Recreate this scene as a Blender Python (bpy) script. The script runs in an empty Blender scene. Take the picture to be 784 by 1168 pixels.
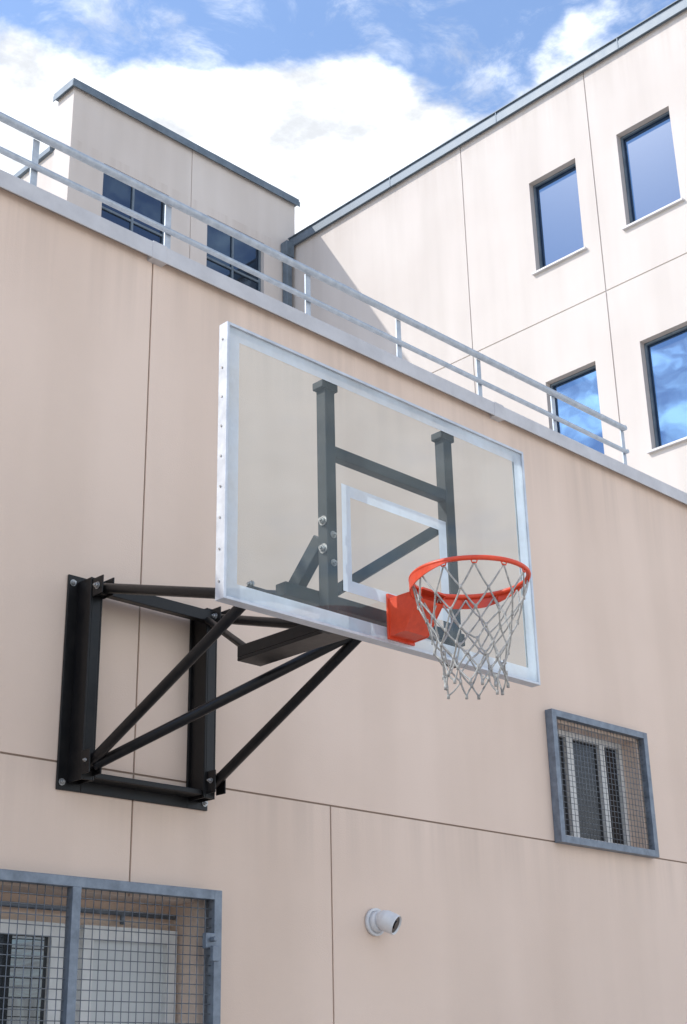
import bpy, math, random
from mathutils import Vector, Matrix
random.seed(4)
scene=bpy.context.scene
# ------------------------------------------------------------------ helpers
class MB:
    def __init__(s): s.v=[]; s.f=[]; s.m=[]; s.sm=[]
    def quad(s,pts,mi=0,smooth=False):
        i=len(s.v); s.v+= [tuple(p) for p in pts]; s.f.append(tuple(range(i,i+len(pts)))); s.m.append(mi); s.sm.append(smooth)
    def box(s,a,b,mi=0,mp=None):
        x0,y0,z0=a; x1,y1,z1=b
        c=[(x0,y0,z0),(x1,y0,z0),(x1,y1,z0),(x0,y1,z0),(x0,y0,z1),(x1,y0,z1),(x1,y1,z1),(x0,y1,z1)]
        if mp: c=[mp(*p) for p in c]
        i=len(s.v); s.v+=c
        for f in [(0,3,2,1),(4,5,6,7),(0,1,5,4),(1,2,6,5),(2,3,7,6),(3,0,4,7)]:
            s.f.append(tuple(i+k for k in f)); s.m.append(mi); s.sm.append(False)
    def beam(s,p0,p1,w,h,mi=0,up=(0,0,1)):
        p0=Vector(p0);p1=Vector(p1);d=(p1-p0).normalized();u=Vector(up)
        if abs(d.dot(u))>.99:u=Vector((0,1,0))
        r=d.cross(u).normalized();u=r.cross(d)
        c=[]
        for p in (p0,p1):
            for a,b in ((-1,-1),(1,-1),(1,1),(-1,1)): c.append(tuple(p+r*a*w/2+u*b*h/2))
        i=len(s.v);s.v+=c
        for f in [(0,3,2,1),(4,5,6,7),(0,1,5,4),(1,2,6,5),(2,3,7,6),(3,0,4,7)]:
            s.f.append(tuple(i+k for k in f)); s.m.append(mi); s.sm.append(False)
    def tube(s,p0,p1,r,mi=0,n=20,r1=None,caps=True):
        r1=r if r1 is None else r1
        p0=Vector(p0);p1=Vector(p1);d=(p1-p0).normalized();u=Vector((0,0,1))
        if abs(d.dot(u))>.99:u=Vector((0,1,0))
        a=d.cross(u).normalized();b=a.cross(d)
        i=len(s.v)
        for p,rr in ((p0,r),(p1,r1)):
            for k in range(n):
                t=2*math.pi*k/n; s.v.append(tuple(p+(a*math.cos(t)+b*math.sin(t))*rr))
        for k in range(n):
            k2=(k+1)%n; s.f.append((i+k,i+k2,i+n+k2,i+n+k)); s.m.append(mi); s.sm.append(True)
        if caps:
            s.f.append(tuple(i+k for k in range(n))[::-1]); s.m.append(mi); s.sm.append(False)
            s.f.append(tuple(i+n+k for k in range(n))); s.m.append(mi); s.sm.append(False)
    def path(s,pts,r,mi=0,n=6,closed=False):
        pts=[Vector(p) for p in pts]; N=len(pts); i=len(s.v)
        for j,p in enumerate(pts):
            q0=pts[j-1] if (j>0 or closed) else p; q1=pts[(j+1)%N] if (j<N-1 or closed) else p
            d=(q1-q0).normalized(); u=Vector((0,0,1))
            if abs(d.dot(u))>.98:u=Vector((0,1,0))
            a=d.cross(u).normalized();b=a.cross(d)
            for k in range(n):
                t=2*math.pi*k/n; s.v.append(tuple(p+(a*math.cos(t)+b*math.sin(t))*r))
        for j in range(N if closed else N-1):
            j2=(j+1)%N
            for k in range(n):
                k2=(k+1)%n; s.f.append((i+j*n+k,i+j*n+k2,i+j2*n+k2,i+j2*n+k)); s.m.append(mi); s.sm.append(True)
    def bolt(s,p,d,r=.014,h=.012,mi=0):
        p=Vector(p);d=Vector(d).normalized()
        s.tube(p,p+d*.004,r*1.5,mi,14); s.tube(p+d*.004,p+d*(.004+h),r,mi,6)
        s.tube(p+d*(.004+h),p+d*(.012+h),r*.5,mi,10)
    def obj(s,name,mats,parent=None,bevel=0):
        me=bpy.data.meshes.new(name); me.from_pydata(s.v,[],s.f)
        for m in mats: me.materials.append(m)
        me.polygons.foreach_set('material_index',s.m); me.polygons.foreach_set('use_smooth',s.sm)
        me.update(); o=bpy.data.objects.new(name,me); scene.collection.objects.link(o)
        if parent: o.parent=parent
        if bevel:
            b=o.modifiers.new('bevel','BEVEL'); b.width=bevel; b.segments=2; b.limit_method='ANGLE'; b.angle_limit=math.radians(50)
        return o
def empty(name,loc=(0,0,0)):
    e=bpy.data.objects.new(name,None); scene.collection.objects.link(e); return e
def heightfield(mb,mp,us,ws,depth,mi=0):
    us=sorted(us);ws=sorted(ws)
    D={}
    for i in range(len(us)-1):
        for j in range(len(ws)-1):
            D[i,j]=depth((us[i]+us[i+1])/2,(ws[j]+ws[j+1])/2)
            d=D[i,j]; mb.quad([mp(us[i],d,ws[j]),mp(us[i+1],d,ws[j]),mp(us[i+1],d,ws[j+1]),mp(us[i],d,ws[j+1])],mi)
    for (i,j),d in D.items():
        if (i+1,j) in D and D[i+1,j]!=d:
            e=D[i+1,j]; u=us[i+1]; mb.quad([mp(u,d,ws[j]),mp(u,e,ws[j]),mp(u,e,ws[j+1]),mp(u,d,ws[j+1])],mi)
        if (i,j+1) in D and D[i,j+1]!=d:
            e=D[i,j+1]; w=ws[j+1]; mb.quad([mp(us[i],d,w),mp(us[i+1],d,w),mp(us[i+1],e,w),mp(us[i],e,w)],mi)
# ------------------------------------------------------------------ materials
def nm(name):
    m=bpy.data.materials.new(name); m.use_nodes=True; nt=m.node_tree; b=nt.nodes['Principled BSDF']; return m,nt,b
def noise(nt,scale,vec=None,detail=6,rough=.6):
    n=nt.nodes.new('ShaderNodeTexNoise'); n.inputs['Scale'].default_value=scale; n.inputs['Detail'].default_value=detail; n.inputs['Roughness'].default_value=rough
    if vec: nt.links.new(vec,n.inputs['Vector'])
    return n.outputs['Fac']
def ramp(nt,fac,stops):
    r=nt.nodes.new('ShaderNodeValToRGB'); nt.links.new(fac,r.inputs['Fac'])
    e=r.color_ramp.elements
    while len(e)<len(stops): e.new(.5)
    for k,(p,c) in enumerate(stops): e[k].position=p; e[k].color=(*c,1) if len(c)==3 else c
    return r.outputs['Color']
def mix(nt,a,b,fac,mode='MIX'):
    m=nt.nodes.new('ShaderNodeMix'); m.data_type='RGBA'; m.blend_type=mode
    for v,k in ((fac,'Factor'),(a,'A'),(b,'B')):
        s=m.inputs[0] if k=='Factor' else [i for i in m.inputs if i.name==k and i.type=='RGBA'][0]
        if hasattr(v,'links'): nt.links.new(v,s)
        else: s.default_value=v if isinstance(v,(int,float)) else (*v,1)
    return m.outputs[2]
def mapping(nt,sc):
    t=nt.nodes.new('ShaderNodeNewGeometry'); m=nt.nodes.new('ShaderNodeMapping'); m.inputs['Scale'].default_value=sc
    nt.links.new(t.outputs['Position'],m.inputs['Vector']); return m.outputs['Vector']
def bump(nt,b,h,strength,dist,prev=None):
    n=nt.nodes.new('ShaderNodeBump'); n.inputs['Strength'].default_value=strength; n.inputs['Distance'].default_value=dist
    nt.links.new(h,n.inputs['Height'])
    if prev: nt.links.new(prev,n.inputs['Normal'])
    if b: nt.links.new(n.outputs['Normal'],b.inputs['Normal'])
    return n.outputs['Normal']
def stucco(name,col,dark,streak=.06,drips=()):
    m,nt,b=nm(name)
    p=mapping(nt,(1,1,1))
    base=ramp(nt,noise(nt,.55,p,4,.5),[(.32,dark),(.68,col)])
    st=mapping(nt,(2.2,2.2,.25))
    s=ramp(nt,noise(nt,1.0,st,3,.5),[(.38,(1-streak,1-streak*1.05,1-streak*1.15)),(.60,(1,1,1))])
    c=mix(nt,base,s,1.0,'MULTIPLY')
    # run-off dirt just below a course line: fine vertical drips fading over ~0.5 m
    if drips:
        sep=nt.nodes.new('ShaderNodeSeparateXYZ'); nt.links.new(p,sep.inputs[0])
        dn=noise(nt,1.0,mapping(nt,(9,9,.3)),3,.6)
        for z0,ln,amt in drips:
            mr=nt.nodes.new('ShaderNodeMapRange'); nt.links.new(sep.outputs[2],mr.inputs['Value'])
            mr.inputs['From Min'].default_value=z0-ln; mr.inputs['From Max'].default_value=z0; mr.inputs['To Min'].default_value=0; mr.inputs['To Max'].default_value=1
            lt=nt.nodes.new('ShaderNodeMath'); lt.operation='LESS_THAN'; nt.links.new(sep.outputs[2],lt.inputs[0]); lt.inputs[1].default_value=z0
            rr=nt.nodes.new('ShaderNodeMapRange'); nt.links.new(dn,rr.inputs['Value']); rr.inputs['From Min'].default_value=.42; rr.inputs['From Max'].default_value=.66
            m1=nt.nodes.new('ShaderNodeMath'); m1.operation='MULTIPLY'; nt.links.new(mr.outputs[0],m1.inputs[0]); nt.links.new(lt.outputs[0],m1.inputs[1])
            m2=nt.nodes.new('ShaderNodeMath'); m2.operation='MULTIPLY'; nt.links.new(m1.outputs[0],m2.inputs[0]); nt.links.new(rr.outputs[0],m2.inputs[1])
            m3=nt.nodes.new('ShaderNodeMath'); m3.operation='MULTIPLY'; nt.links.new(m2.outputs[0],m3.inputs[0]); m3.inputs[1].default_value=amt
            c=mix(nt,c,(.36,.29,.24),m3.outputs[0])
    nt.links.new(c,b.inputs['Base Color']); b.inputs['Roughness'].default_value=.85
    b.inputs['Specular IOR Level'].default_value=.25
    n1=bump(nt,None,noise(nt,1.3,p,2,.5),.25,.03)
    bump(nt,b,noise(nt,120,p,3,.7),.35,.004,n1)
    return m
M_wall=stucco('peach_stucco',(.79,.63,.52),(.715,.56,.455),.05,((5.52,.7,.24),(2.65,.45,.18)))
M_far=stucco('pale_stucco',(.61,.56,.52),(.565,.51,.47),.06,((15.2,.8,.2),))
M_joint,_nt,_b=nm('joint_sealant'); _b.inputs['Base Color'].default_value=(.27,.20,.155,1); _b.inputs['Roughness'].default_value=.9
def metal(name,c1,c2,rough=.5,met=.6,scale=14,bs=.06,spec=.5):
    m,nt,b=nm(name); p=mapping(nt,(1,1,1)); b.inputs['Specular IOR Level'].default_value=spec
    f=noise(nt,scale,p,5,.65)
    nt.links.new(ramp(nt,f,[(.32,c1),(.68,c2)]),b.inputs['Base Color'])
    r=nt.nodes.new('ShaderNodeMapRange'); r.inputs['To Min'].default_value=rough-.1; r.inputs['To Max'].default_value=rough+.15
    nt.links.new(f,r.inputs['Value']); nt.links.new(r.outputs[0],b.inputs['Roughness']); b.inputs['Metallic'].default_value=met
    if bs: bump(nt,b,noise(nt,scale*5,p,2),bs,.002)
    return m
M_galv=metal('galvanised_steel',(.34,.38,.42),(.50,.54,.58),.45,.4)
M_galvd=metal('weathered_galvanised_steel',(.13,.155,.19),(.24,.28,.33),.5,.4)
M_wire=metal('mesh_wire',(.12,.13,.145),(.22,.24,.26),.5,.4)
M_cope=metal('coping_metal',(.48,.47,.475),(.60,.59,.595),.55,.1,5)
M_dcope=metal('slate_flashing',(.09,.12,.15),(.15,.19,.23),.5,.15,5)
M_black=metal('black_painted_steel',(.004,.004,.005),(.011,.010,.0095),.34,.0,18,.06,.32)
M_hframe=metal('grey_painted_steel',(.010,.014,.016),(.018,.023,.026),.45,.0,18,0,.3)
M_alu=metal('aluminium_frame',(.46,.49,.53),(.62,.65,.69),.38,.4,10)
M_bolt=metal('zinc_bolt',(.30,.30,.30),(.5,.5,.49),.35,.8,60)
M_orange=metal('orange_painted_steel',(.62,.05,.015),(.76,.075,.022),.38,.0,25)
M_white=metal('white_frame_paint',(.62,.62,.60),(.72,.72,.70),.5,0,10)
M_dark,_nt,_b=nm('dark_interior'); _b.inputs['Base Color'].default_value=(.014,.014,.016,1); _b.inputs['Roughness'].default_value=.15
M_plast=metal('white_plastic',(.62,.62,.63),(.72,.72,.72),.4,0,20)
M_lens,_nt,_b=nm('camera_lens'); _b.inputs['Base Color'].default_value=(.01,.01,.012,1); _b.inputs['Roughness'].default_value=.08
M_net=metal('weathered_nylon_cord',(.24,.235,.22),(.50,.48,.45),.85,0,40,0)
def winglass(name,tint,refl,bs=.1,fac=.62):
    m,nt,b=nm(name); p=mapping(nt,(1,1,1))
    b.inputs['Base Color'].default_value=(*tint,1); b.inputs['Roughness'].default_value=.3
    g=nt.nodes.new('ShaderNodeBsdfGlossy'); g.inputs['Roughness'].default_value=.015; g.inputs['Color'].default_value=(*refl,1)
    bn=bump(nt,None,noise(nt,1.3,p,2),bs,.03); nt.links.new(bn,g.inputs['Normal'])
    ms=nt.nodes.new('ShaderNodeMixShader'); ms.inputs[0].default_value=fac
    nt.links.new(b.outputs[0],ms.inputs[1]); nt.links.new(g.outputs[0],ms.inputs[2])
    nt.links.new(ms.outputs[0],nt.nodes['Material Output'].inputs['Surface']); return m
M_glass=winglass('tinted_window_glass',(.002,.012,.035),(.095,.185,.33),.06,.6)
M_glassp=winglass('dark_window_glass',(.006,.014,.03),(.08,.13,.20),.06,.5)
M_glass2=winglass('window_glass',(.03,.035,.04),(.16,.17,.18))
M_blind=metal('pale_blind',(.55,.57,.57),(.62,.64,.63),.6,0,2)
def acrylic(name,diff,col,tr=(.95,.97,.95)):
    m,nt,b=nm(name); nt.nodes.remove(b); p=mapping(nt,(1,1,1))
    t=nt.nodes.new('ShaderNodeBsdfTransparent'); t.inputs['Color'].default_value=(*tr,1)
    d=nt.nodes.new('ShaderNodeBsdfDiffuse'); d.inputs['Color'].default_value=(*col,1)
    l=nt.nodes.new('ShaderNodeBsdfTranslucent'); l.inputs['Color'].default_value=(*col,1)
    dm=nt.nodes.new('ShaderNodeMixShader'); dm.inputs[0].default_value=.45
    nt.links.new(d.outputs[0],dm.inputs[1]); nt.links.new(l.outputs[0],dm.inputs[2])
    a=nt.nodes.new('ShaderNodeMixShader')
    r=nt.nodes.new('ShaderNodeMapRange'); nt.links.new(noise(nt,2.6,p,5,.6),r.inputs['Value'])
    r.inputs['From Min'].default_value=.3; r.inputs['From Max'].default_value=.7
    r.inputs['To Min'].default_value=diff*.6; r.inputs['To Max'].default_value=min(1,diff*1.3)
    nt.links.new(r.outputs[0],a.inputs[0]); nt.links.new(t.outputs[0],a.inputs[1]); nt.links.new(dm.outputs[0],a.inputs[2])
    g=nt.nodes.new('ShaderNodeBsdfGlossy'); g.inputs['Roughness'].default_value=.03
    fr=nt.nodes.new('ShaderNodeFresnel'); fr.inputs['IOR'].default_value=1.42
    o=nt.nodes.new('ShaderNodeMixShader'); nt.links.new(fr.outputs[0],o.inputs[0]); nt.links.new(a.outputs[0],o.inputs[1]); nt.links.new(g.outputs[0],o.inputs[2])
    nt.links.new(o.outputs[0],nt.nodes['Material Output'].inputs['Surface']); return m
M_acr=acrylic('clear_acrylic',.075,(.58,.78,.86),(.90,.965,.965))
M_stripe=acrylic('frosted_white_stripe',.88,(.76,.86,.96))
M_ground,nt,b=nm('concrete_ground'); p=mapping(nt,(1,1,1))
nt.links.new(ramp(nt,noise(nt,.7,p,6,.7),[(.3,(.43,.39,.34)),(.7,(.51,.47,.42))]),b.inputs['Base Color']); b.inputs['Roughness'].default_value=.9
# ------------------------------------------------------------------ ground
g=MB(); g.quad([(-300,-300,0),(300,-300,0),(300,300,0),(-300,300,0)]); g.obj('ground',[M_ground])
# ------------------------------------------------------------------ low building
low=empty('low_school_building')
mpm=lambda u,d,w:(u,d,w)
J=.005
VJ1,VJ2,HJ=3.96,5.264,2.653
def dmain(u,w):
    if 2.80<u<4.36 and .6<w<2.085: return .22
    if 7.28<u<8.24 and 2.70<w<3.44: return .20
    if abs(w-HJ)<J: return .012
    if abs(u-VJ1)<J: return .012
    if abs(u-VJ2)<J and w<HJ: return .012
    if abs(u-10.4)<J : return .012
    if abs(u-.6)<J : return .012
    return 0
w=MB(); us=[-10,.6-J,.6+J,2.8,VJ1-J,VJ1+J,4.36,VJ2-J,VJ2+J,7.28,8.24,10.4-J,10.4+J,14.5]
ws=[0,.6,2.085,HJ-J,HJ+J,2.70,3.44,5.53]
heightfield(w,mpm,us,ws,dmain)
w.quad([(-10,0,0),(-10,10.36,0),(-10,10.36,5.53),(-10,0,5.53)])
w.obj('walls',[M_wall],low)
jb=MB()
jb.box((VJ1-J,.009,2.1),(VJ1+J,.0115,5.52)); jb.box((VJ2-J,.009,0),(VJ2+J,.0115,2.64)); 
jb.box((-10,.006,HJ-J),(14.5,.0085,HJ+J)); jb.box((10.4-J,.009,0),(10.4+J,.0115,5.52)); jb.box((.6-J,.009,0),(.6+J,.0115,5.52))
jb.obj('joint_sealant',[M_joint],low)
r=MB(); r.box((-10,.3,5.2),(14.49,10.35,5.35)); r.box((-10,.28,5.3),(14.49,.3,5.525)); r.obj('roof',[M_ground],low)
c=MB(); xs=[-10,-7.2,-4.2,-1.2,1.05,3.97,6.9,9.85,12.2,14.48]
for a,b_ in zip(xs[:-1],xs[1:]):
    c.box((a+.002,-.045,5.532),(b_-.002,.33,5.60)); c.box((a+.002,-.048,5.50),(b_-.002,-.040,5.603))
for x in xs[1:-1]: c.box((x-.05,-.052,5.496),(x+.05,.335,5.607))
c.obj('coping',[M_cope],low,.004)
def window(mb,mp,u0,u1,w0,w1,d,mull=(),trans=(),fw=.05,fd=.05,fi=0,gi=1):
    mb.box((u0,d,w0),(u0+fw,d+fd,w1),fi,mp); mb.box((u1-fw,d,w0),(u1,d+fd,w1),fi,mp)
    mb.box((u0+fw,d,w0),(u1-fw,d+fd,w0+fw),fi,mp); mb.box((u0+fw,d,w1-fw),(u1-fw,d+fd,w1),fi,mp)
    for m in mull: mb.box((m-fw/2,d+.003,w0+fw),(m+fw/2,d+fd,w1-fw),fi,mp)
    for t in trans: mb.box((u0+fw,d+.006,t-fw/2),(u1-fw,d+fd,t+fw/2),fi,mp)
    mb.quad([mp(u0+fw,d+fd*.6,w0+fw),mp(u1-fw,d+fd*.6,w0+fw),mp(u1-fw,d+fd*.6,w1-fw),mp(u0+fw,d+fd*.6,w1-fw)],gi)
m=MB(); window(m,mpm,7.28,8.24,2.70,3.44,.12,(),(),.04)
m.box((7.60,.122,2.74),(7.67,.168,3.40)); m.box((7.97,.122,2.74),(8.03,.168,3.40))
m.obj('small_window',[M_white,M_dark],low)
m=MB(); window(m,mpm,2.80,3.70,.6,1.96,.13,(3.28,),(),.06)
m.box((3.70,.15,.6),(3.80,.22,1.96),0)
window(m,mpm,3.80,4.34,.6,1.96,.12,(),(),.06,gi=2)
m.tube((2.8,.17,2.03),(4.36,.17,2.03),.012,3); m.tube((4.05,.17,2.03),(4.05,.17,1.98),.012,3)
m.obj('large_window',[M_white,M_glass2,M_blind,M_galvd],low)
# ------------------------------------------------------------------ grilles
def grille(name,u0,u1,w0,w1,proj,divs,pitch,fw=.045,side=True,wr=.0019):
    e=empty(name); f=MB(); y=-proj
    f.box((u0,y,w0),(u0+fw,y+fw,w1)); f.box((u1-fw,y,w0),(u1,y+fw,w1))
    f.box((u0+fw,y,w1-fw),(u1-fw,y+fw,w1)); f.box((u0+fw,y,w0),(u1-fw,y+fw,w0+fw))
    for d in divs: f.box((d-fw/2,y-.003,w0+fw),(d+fw/2,y+fw,w1-fw))
    for a in (u0,u1-.006): f.box((a+.001,y+fw,w0),(a+.005,-.002,w1))
    f.box((u0+.006,y+fw,w1-.006),(u1-.006,-.002,w1-.001)); f.box((u0+.006,y+fw,w0+.001),(u1-.006,-.002,w0+.006))
    f.obj('frame',[M_galvd],e,.003)
    g=MB(); n=int((u1-u0-2*fw)/pitch); k=(u1-u0-2*fw)/n
    for i in range(1,n):
        x=u0+fw+i*k+random.uniform(-.0012,.0012); g.tube((x,y+.022,w0+fw-.005),(x+random.uniform(-.002,.002),y+.022,w1-fw+.005),wr,0,6)
    n=int((w1-w0-2*fw)/pitch); k=(w1-w0-2*fw)/n
    for i in range(1,n):
        z=w0+fw+i*k+random.uniform(-.0012,.0012); g.tube((u0+fw-.005,y+.0255,z),(u1-fw+.005,y+.0255,z+random.uniform(-.002,.002)),wr,0,6)
    g.obj('wire_mesh',[M_wire],e)
    return e
grille('window_guard_grille',7.22,8.30,2.645,3.50,.06,(),.036)
e=grille('window_guard_grille',2.76,4.41,.55,2.13,.13,(3.585,),.042,wr=.0024)
l=MB(); l.box((4.30,-.15,1.86),(4.36,-.12,1.93)); l.tube((4.33,-.15,1.90),(4.33,-.185,1.90),.012); l.box((4.31,-.19,1.80),(4.35,-.165,1.87)); l.obj('padlock_latch',[M_galvd],e,.004)
# ------------------------------------------------------------------ roof railing
rail=empty('roof_railing'); m=MB(); yr=.25
px=[-.9,.1,1.2,2.3,3.32,4.24,5.376,6.229,7.075,7.956,8.87]
for x in px:
    m.box((x-.022,yr-.004,5.55),(x+.022,yr+.008,6.135)); m.box((x-.04,yr-.03,5.602),(x+.04,yr+.04,5.612))
m.path([(-3,yr-.02,6.155),(8.87,yr-.02,6.155)],.024,0,14); m.path([(-3,yr-.02,5.945),(8.87,yr-.02,5.945)],.018,0,14)
m.tube((8.87,yr-.04,6.155),(8.87,yr+.01,6.155),.022); m.tube((8.87,yr-.04,5.945),(8.87,yr+.01,5.945),.017)
m.obj('rails_and_posts',[M_galv],rail,.002)
# ------------------------------------------------------------------ tall building
tall=empty('tall_school_building')
XF=14.5; YP=10.36; RT=15.3; PT=16.2
mpf=lambda u,d,w:(XF+d,u,w)
wins=[(4.17,5.03,12.22,13.79),(2.56,3.44,12.22,13.79),(4.17,5.03,8.80,10.42),(2.56,3.44,8.80,10.42),
      (.3,1.15,12.22,13.79),(.3,1.15,8.80,10.42)]
vj=[3.88,6.31,1.6]; hj=[11.40,8.0]
def dfar(u,w):
    for a,b_,c_,d_ in wins:
        if a<u<b_ and c_<w<d_: return .16
    if any(abs(u-v)<.009 for v in vj) or any(abs(w-v)<.009 for v in hj): return .014
    return 0
us=[-.5,YP]+[v+s for v in vj for s in(-.009,.009)]+[x for q in {(a[0],a[1]) for a in wins} for x in q]
ws=[0,RT]+[v+s for v in hj for s in(-.009,.009)]+[x for q in {(a[2],a[3]) for a in wins} for x in q]
m=MB(); heightfield(m,mpf,us,ws,dfar)
m.quad([(XF,-.5,0),(30,-.5,0),(30,-.5,RT),(XF,-.5,RT)])
mpp=lambda u,d,w:(u,YP+d,w)
wp=[(10.47,11.78,13.93,15.02),(12.60,13.88,13.93,15.02)]
def dpen(u,w):
    for a,b_,c_,d_ in wp:
        if a<u<b_ and c_<w<d_: return .14
    return .014 if abs(u-12.24)<.009 else 0
XL=9.83
heightfield(m,mpp,[XL,10.47,11.78,12.231,12.249,12.60,13.88,14.62],[0,13.93,15.02,PT],dpen)
m.quad([(XL,YP,0),(XL,YP+.45,0),(XL,YP+.45,PT),(XL,YP,PT)])
m.quad([(XL,YP+.45,RT),(14.62,YP+.45,RT),(14.62,YP+.45,PT),(XL,YP+.45,PT)])
m.quad([(14.62,YP,RT),(14.62,YP+.45,RT),(14.62,YP+.45,PT),(14.62,YP,PT)])
m.quad([(XL,YP+.45,0),(XL,YP+14,0),(XL,YP+14,RT-.1),(XL,YP+.45,RT-.1)])
m.obj('walls',[M_far],tall)
m=MB(); m.quad([(XL,YP+.45,RT-.12),(30,YP+.45,RT-.12),(30,YP+14,RT-.12),(XL,YP+14,RT-.12)])
m.quad([(XF+.3,-.5,RT-.15),(30,-.5,RT-.15),(30,YP+.44,RT-.15),(XF+.3,YP+.44,RT-.15)]); m.obj('roof',[M_ground],tall)
m=MB()
m.box((XF-.06,-.56,RT-.13),(XF+.4,YP-.03,RT+.03)); m.box((XF-.075,-.57,RT-.16),(XF-.055,YP-.03,RT-.02)); m.box((XF-.085,-.56,RT+.03),(XF+.4,YP-.03,RT+.05))
m.box((XL-.06,YP-.06,PT-.02),(14.68,YP+.5,PT+.09)); m.box((XL-.075,YP-.075,PT-.07),(14.69,YP-.058,PT+.03))
m.box((XL-.075,YP-.058,PT-.07),(XL-.058,YP+.5,PT+.03))
m.box((XL-.06,YP+.51,RT-.12),(XL+.3,YP+14,RT-.02))
for y in (0.9,3.2,5.5,7.8): m.box((XF-.08,y-.01,RT-.165),(XF-.05,y+.01,RT+.035))
m.obj('roof_flashing',[M_dcope],tall,.006)
m=MB(); m.box((XF-.20,YP-.14,6),(XF-.08,YP-.02,RT-.10)); m.box((XF-.24,YP-.18,RT-.42),(XF-.06,YP-.015,RT-.12)); m.obj('downpipe',[M_dcope],tall,.01)
m=MB()
for a,b_,c_,d_ in wins: window(m,mpf,a+.003,b_-.003,c_+.003,d_-.003,.095,(),(),.035)
for i,(a,b_,c_,d_) in enumerate(wp): window(m,mpp,a+.003,b_-.003,c_+.003,d_-.003,.08,((a+b_)/2,),(c_+.33,),.04,gi=2)
m.obj('windows',[M_dcope,M_glass,M_glassp],tall)
m=MB()
for a,b_,c_,d_ in wins: m.box((XF-.05,a-.05,c_-.03),(XF+.09,b_+.05,c_+.002))
for a,b_,c_,d_ in wp: m.box((a-.05,YP-.05,c_-.03),(b_+.05,YP+.075,c_+.002))
m.obj('window_sills',[M_cope],tall,.004)
# ------------------------------------------------------------------ basketball hoop
CY=-5.44
Y=lambda dist: dist+CY
hoop=empty('basketball_hoop')
bx0,bx1,bz0,bz1=3.05,4.88,2.885,4.025; yb=Y(3.686)
m=MB(); m.quad([(bx0+.01,yb+.012,bz0+.01),(bx1-.01,yb+.012,bz0+.01),(bx1-.01,yb+.012,bz1-.01),(bx0+.01,yb+.012,bz1-.01)]); m.obj('backboard_glass',[M_acr],hoop)
def ring(mb,x0,x1,z0,z1,t,y):
    mb.quad([(x0,y,z0),(x1,y,z0),(x1,y,z0+t),(x0,y,z0+t)]); mb.quad([(x0,y,z1-t),(x1,y,z1-t),(x1,y,z1),(x0,y,z1)])
    mb.quad([(x0,y,z0+t),(x0+t,y,z0+t),(x0+t,y,z1-t),(x0,y,z1-t)]); mb.quad([(x1-t,y,z0+t),(x1,y,z0+t),(x1,y,z1-t),(x1-t,y,z1-t)])
m=MB(); ring(m,bx0+.013,bx1-.013,bz0+.013,bz1-.013,.056,yb+.009); ring(m,3.665,4.30,3.055,3.515,.05,yb+.009); m.obj('painted_stripes',[M_stripe],hoop)
m=MB(); f=.012; fd=.05
m.box((bx0,yb,bz0),(bx0+f,yb+fd,bz1)); m.box((bx1-f,yb,bz0),(bx1,yb+fd,bz1)); m.box((bx0+f,yb,bz0),(bx1-f,yb+fd,bz0+f)); m.box((bx0+f,yb,bz1-f),(bx1-f,yb+fd,bz1))
m.box((bx0+f,yb+fd-.004,bz0+f),(bx0+f+.02,yb+fd-.001,bz1-f)); m.box((bx1-f-.02,yb+fd-.004,bz0+f),(bx1-f,yb+fd-.001,bz1-f))
m.obj('backboard_frame',[M_alu],hoop,.003)
m=MB()
for k in range(9):
    z=bz0+.07+k*(bz1-bz0-.14)/8
    m.tube((bx0+.001,yb+.028,z),(bx0-.003,yb+.028,z),.0045,0,10)
h=MB(); yh=yb+.055; XA,XB=3.655,4.395
for X in (XA,XB):
    h.box((X-.028,yh,2.90),(X+.028,yh+.055,3.985)); h.box((X-.045,yh-.003,3.955),(X+.045,yh+.06,3.99))
h.box((XA+.028,yh+.004,3.655),(XB-.028,yh+.05,3.705))
h.box((XA-.2,yh+.06,3.02),(XB+.12,yh+.12,3.075))
h.beam((XB-.03,yh+.06,3.53),(4.02,yh+.36,3.24),.035,.045)
h.beam((XA,yh+.06,3.30),(XA-.02,yh+.22,3.10),.05,.06)
h.obj('backboard_support',[M_hframe],hoop,.004)
for z in (3.36,3.24): m.bolt((XA-.03,yh+.02,z),(-1,0,0)); 
for z in (3.30,3.18): m.bolt((XA,yh-.004,z),(0,-1,0),.01,.006)
# wall bracket
s=MB()
for x0,x1,inn in ((3.525,3.655,1),(4.275,4.405,-1)):
    s.box((x0,-.014,2.525),(x1,-.002,3.56))
    cx0,cx1=(x0+.055,x1-.005) if inn>0 else (x0+.015,x1-.045)
    s.box((cx0,-.125,2.56),(cx0+.010,-.014,3.53)); s.box((cx1-.010,-.125,2.56),(cx1,-.014,3.53)); s.box((cx0+.010,-.125,2.561),(cx1-.010,-.113,3.529))
s.box((3.655,-.014,2.525),(4.275,-.0025,2.60)); s.box((3.655,-.12,2.575),(4.285,-.014,2.60))
s.box((3.60,-.17,3.44),(4.36,-.126,3.50)); s.box((3.655,-.126,3.49),(4.285,-.014,3.50))
R=.0245
s.tube((3.62,-.15,3.475),(3.63,Y(3.86),3.06),R)
s.tube((4.34,-.15,3.475),(4.37,Y(3.86),3.06),R)
s.tube((3.61,-.13,2.625),(3.625,Y(4.17),3.17),R)
s.tube((3.62,-.16,2.62),(4.34,Y(4.33),3.16),R)
s.tube((4.34,-.13,2.625),(4.365,Y(4.27),3.17),R)
s.tube((4.25,-.18,3.44),(4.0,Y(4.63),3.08),.018)
s.box((3.93,Y(4.65),3.03),(4.07,Y(3.86),3.045)); s.box((3.93,Y(4.65),3.045),(3.94,Y(3.86),3.10)); s.box((4.06,Y(4.65),3.045),(4.07,Y(3.86),3.10))
s.box((3.94,Y(4.65),3.045),(4.06,Y(4.64),3.10))
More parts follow.
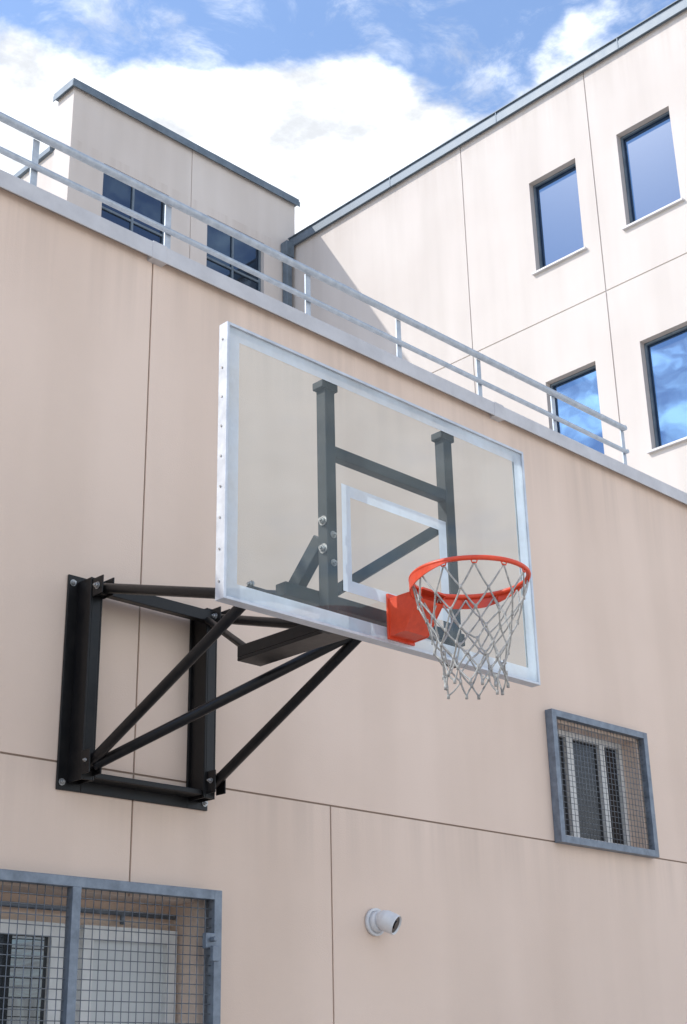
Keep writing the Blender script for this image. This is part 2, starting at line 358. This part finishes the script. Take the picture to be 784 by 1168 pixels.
s.tube((3.58,Y(4.17),3.165),(4.42,Y(4.17),3.165),.02)
for X,yy,z in ((3.61,-.14,2.64),(4.34,-.14,2.64)):
    s.box((X-.035,yy-.05,z-.06),(X-.028,yy+.02,z+.05)); s.box((X+.028,yy-.05,z-.06),(X+.035,yy+.02,z+.05))
for X in (3.62,4.34):
    s.box((X-.034,-.21,3.43),(X-.027,-.125,3.52)); s.box((X+.027,-.21,3.43),(X+.034,-.125,3.52))
s.obj('wall_bracket',[M_black],hoop,.003)
for x in (3.55,4.385):
    for z in (2.56,3.52): m.bolt((x,-.014,z),(0,-1,0),.011,.010)
for X in (3.62,4.34):
    m.bolt((X-.034,-.17,3.475),(-1,0,0),.012); m.bolt((X-.035,-.16,2.64),(-1,0,0),.009)
m.bolt((3.60,Y(4.17),3.19),(-1,0,0),.012); m.bolt((3.60,Y(3.9),3.09),(-1,0,0),.012)
m.obj('bolts',[M_bolt],hoop)
# rim
RC=Vector((3.972,Y(3.305),3.075)); RR=.2285
m=MB(); m.path([RC+Vector((math.cos(t)*RR,math.sin(t)*RR,0)) for t in [2*math.pi*k/72 for k in range(72)]],.0098,0,12,True)
N=40; A0,A1=math.radians(-25),math.radians(205)
for k in range(N):
    t0=A0+(A1-A0)*k/N; t1=A0+(A1-A0)*(k+1)/N
    def P(t,r,z): return (RC.x+math.cos(t)*r,RC.y+math.sin(t)*r,RC.z+z)
    def hh(t):
        q=(t-A0)/(A1-A0); return .006+.044*min(1,math.sin(math.pi*q)*1.5)
    for ra in (RR+.004,RR+.008):
        m.quad([P(t0,ra,-.006),P(t1,ra,-.006),P(t1,ra,-hh(t1)),P(t0,ra,-hh(t0))],0,True)
    m.quad([P(t0,RR+.004,-hh(t0)),P(t1,RR+.004,-hh(t1)),P(t1,RR+.008,-hh(t1)),P(t0,RR+.008,-hh(t0))],0,True)
bw=.075; X=RC.x
m.box((X-bw,yb-.012,2.90),(X+bw,yb-.001,3.09))
yr0=RC.y+RR*.93
m.box((X-bw+.005,yr0-.03,3.062),(X+bw-.005,yb-.012,3.070))
for sx in (-bw+.004,bw-.010):
    i=[(X+sx,yb-.012,2.91),(X+sx,yb-.012,3.061),(X+sx,yr0-.02,3.061),(X+sx,yr0-.01,3.03),(X+sx,yb-.09,2.915)]
    j=[(a+.006,b_,c_) for a,b_,c_ in i]
    m.quad(i);m.quad(j[::-1])
    for k in range(5): m.quad([i[k],i[(k+1)%5],j[(k+1)%5],j[k]])
m.quad([(X-bw+.01,yb-.012,2.912),(X+bw-.01,yb-.012,2.912),(X+bw-.01,yb-.09,2.917),(X-bw+.01,yb-.09,2.917)])
m.quad([(X-bw+.01,yb-.09,2.917),(X+bw-.01,yb-.09,2.917),(X+bw-.01,yr0-.01,3.031),(X-bw+.01,yr0-.01,3.031)])
for k in range(12):
    t=2*math.pi*(k+.5)/12; c0=RC+Vector((math.cos(t)*RR,math.sin(t)*RR,-.008))
    q=Vector((-math.sin(t),math.cos(t),0))
    m.path([c0-q*.012,c0-q*.008+Vector((0,0,-.012)),c0+q*.008+Vector((0,0,-.012)),c0+q*.012],.0028,0,6)
m.obj('rim',[M_orange],hoop)
# net
n=MB(); rows=[(0.016,.226),(.105,.205),(.180,.172),(.240,.147),(.295,.130),(.345,.118),(.392,.112),(.440,.117)]
nodes=[]
for ri,(dz,rr) in enumerate(rows):
    row=[]
    for k in range(12):
        t=2*math.pi*(k+.5+(.5 if ri%2 else 0))/12
        j=.012*min(1,ri/3)
        row.append(RC+Vector((math.cos(t)*rr+random.uniform(-j,j)-.004*ri*.3,math.sin(t)*rr+random.uniform(-j,j),-dz+random.uniform(-j,j)*.9)))
    nodes.append(row)
def cord(a,b_,r=.0036):
    mid=(a+b_)/2+Vector((random.uniform(-.006,.006),random.uniform(-.006,.006),-.007))
    pts=[]
    for q in range(7):
        t=q/6; pts.append(a*(1-t)**2+mid*2*t*(1-t)+b_*t*t)
    n.path(pts,r,0,6)
for ri in range(len(rows)-1):
    for k in range(12):
        a=nodes[ri][k]
        ks=(k,(k-1)%12) if ri%2==0 else (k,(k+1)%12)
        for q in ks: cord(a,nodes[ri+1][q])
        if ri>0: n.tube(a+Vector((0,0,.008)),a-Vector((0,0,.008)),.0062,0,8)
for k in range(12):
    a=nodes[-1][k]; n.tube(a+Vector((0,0,.006)),a-Vector((0,0,.012)),.006,0,8)
n.obj('net',[M_net],hoop)
# ------------------------------------------------------------------ security camera
sc=empty('security_camera'); m=MB(); P0=Vector((5.575,0,2.065))
m.tube(P0+Vector((0,-.002,0)),P0+Vector((0,-.022,0)),.072,0,32); m.tube(P0+Vector((0,-.022,0)),P0+Vector((0,-.05,0)),.060,0,32,.048)
d=Vector((.34,-.82,-.42)).normalized(); c0=P0+Vector((.012,-.085,0))
prof=[(-.062,.012),(-.055,.032),(-.035,.047),(-.01,.055),(.03,.055),(.055,.054),(.062,.051),(.055,.045),(.045,.043)]
for (a,ra),(b_,rb) in zip(prof[:-1],prof[1:]): m.tube(c0+d*a,c0+d*b_,ra,0,28,rb,False)
m.tube(c0+d*.048,c0+d*.053,.044,1,28); m.tube(c0+d*.053,c0+d*.060,.022,1,20)
m.obj('camera_body',[M_plast,M_lens],sc)
# ------------------------------------------------------------------ light
S=Vector((-.80,.60,1.0)).normalized()
el=math.asin(S.z); az=math.atan2(S.x,S.y)
sun=bpy.data.lights.new('sun','SUN'); sun.energy=4.2; sun.angle=math.radians(.5); sun.color=(1,.96,.90)
so=bpy.data.objects.new('sun',sun); scene.collection.objects.link(so); so.rotation_euler=S.to_track_quat('Z','Y').to_euler(); so.location=(-20,15,30)
wd=bpy.data.worlds.new('World'); scene.world=wd; wd.use_nodes=True; nt=wd.node_tree; N=nt.nodes; L=nt.links
bg=N['Background']; bg.inputs['Strength'].default_value=.11
sky=N.new('ShaderNodeTexSky'); sky.sky_type='NISHITA'; sky.sun_disc=False; sky.sun_elevation=el; sky.sun_rotation=az; sky.dust_density=.5
tc=N.new('ShaderNodeTexCoord'); sp=N.new('ShaderNodeSeparateXYZ'); L.new(tc.outputs['Generated'],sp.inputs[0])
def mth(op,a,b=None,c=None,clamp=False):
    n=N.new('ShaderNodeMath'); n.operation=op; n.use_clamp=clamp
    for i,v in enumerate((a,b,c)):
        if v is None: continue
        if hasattr(v,'links'): L.new(v,n.inputs[i])
        else: n.inputs[i].default_value=v
    return n.outputs[0]
def mrg(v,a,b,c,d,smooth=True):
    n=N.new('ShaderNodeMapRange')
    if smooth: n.interpolation_type='SMOOTHSTEP'
    L.new(v,n.inputs['Value'])
    for k,x in zip(('From Min','From Max','To Min','To Max'),(a,b,c,d)): n.inputs[k].default_value=x
    return n.outputs[0]
z=mth('MAXIMUM',sp.outputs[2],.06)
Px=mth('DIVIDE',sp.outputs[0],z); Py=mth('DIVIDE',sp.outputs[1],z)
cb=N.new('ShaderNodeCombineXYZ'); L.new(Px,cb.inputs[0]); L.new(Py,cb.inputs[1]); cb.inputs[2].default_value=1.3
def wn(scale,detail,rough,dist=0):
    n=N.new('ShaderNodeTexNoise'); n.inputs['Scale'].default_value=scale; n.inputs['Detail'].default_value=detail; n.inputs['Roughness'].default_value=rough; n.inputs['Distortion'].default_value=dist
    L.new(cb.outputs[0],n.inputs['Vector']); return n.outputs['Fac']
n1=wn(5.0,8,.58,.1)
def blob(x,y,r,amp):
    dx=mth('SUBTRACT',Px,x); dy=mth('SUBTRACT',Py,y)
    dd=mth('SQRT',mth('ADD',mth('MULTIPLY',dx,dx),mth('MULTIPLY',dy,dy)))
    return mrg(dd,0,r,amp,0)
bias=mrg(mth('ADD',Px,Py),1.56,1.80,-.06,.20)
for t in (blob(.97,.77,.16,-.34), blob(.55,.95,.12,-.12), blob(-1.22,.78,.55,-.5), blob(-1.82,1.05,.34,.24),  # last two added out of view: clear gap and cloud for window reflections
          mrg(Py,-.4,-1.4,0,.16)):  # extra cloud added behind the camera to brighten the shaded wall
    bias=mth('ADD',bias,t)
den=mth('ADD',n1,bias)
cm=mrg(den,.46,.64,0,1)
wm=mrg(wn(11,6,.65,.4),.50,.78,0,.5)
wm=mth('MULTIPLY',wm,mrg(Px,-.6,0,0,1))
cm=mth('MAXIMUM',cm,wm)
sh=mrg(wn(9,6,.62),.33,.60,8.2,14.5)
# added boost: unseen clouds made brighter so they show reflected in tall windows
sh=mth('MULTIPLY',sh,mth('ADD',1,blob(-1.5,.95,1.0,4.5)))
cc=N.new('ShaderNodeCombineColor')
L.new(mth('MULTIPLY',sh,.97),cc.inputs[0]); L.new(sh,cc.inputs[1]); L.new(mth('MULTIPLY',sh,1.04),cc.inputs[2])
gain=N.new('ShaderNodeMix'); gain.data_type='RGBA'; gain.blend_type='MULTIPLY'; gain.inputs[0].default_value=1; L.new(sky.outputs[0],gain.inputs[6]); gain.inputs[7].default_value=(2.5,2.6,2.75,1)
mx=N.new('ShaderNodeMix'); mx.data_type='RGBA'; L.new(mth('ADD',mth('MULTIPLY',cm,.95),.012),mx.inputs[0]); L.new(gain.outputs[2],mx.inputs[6]); L.new(cc.outputs[0],mx.inputs[7])
L.new(mx.outputs[2],bg.inputs['Color'])
# ------------------------------------------------------------------ camera
right=Vector((.7145,-.6993,-.0195)).normalized(); up=Vector((-.2530,-.2843,.9248)); up=(up-right*up.dot(right)).normalized(); back=right.cross(up)
cam=bpy.data.cameras.new('camera'); co=bpy.data.objects.new('camera',cam); scene.collection.objects.link(co)
co.matrix_world=Matrix(((right.x,up.x,back.x,0),(right.y,up.y,back.y,CY),(right.z,up.z,back.z,1.25),(0,0,0,1)))
cam.sensor_fit='VERTICAL'; cam.sensor_height=24; cam.lens=24*1596/1168; cam.clip_end=2000; cam.clip_start=.05
scene.camera=co
scene.view_settings.view_transform='Standard'; scene.view_settings.look='None'; scene.view_settings.exposure=0
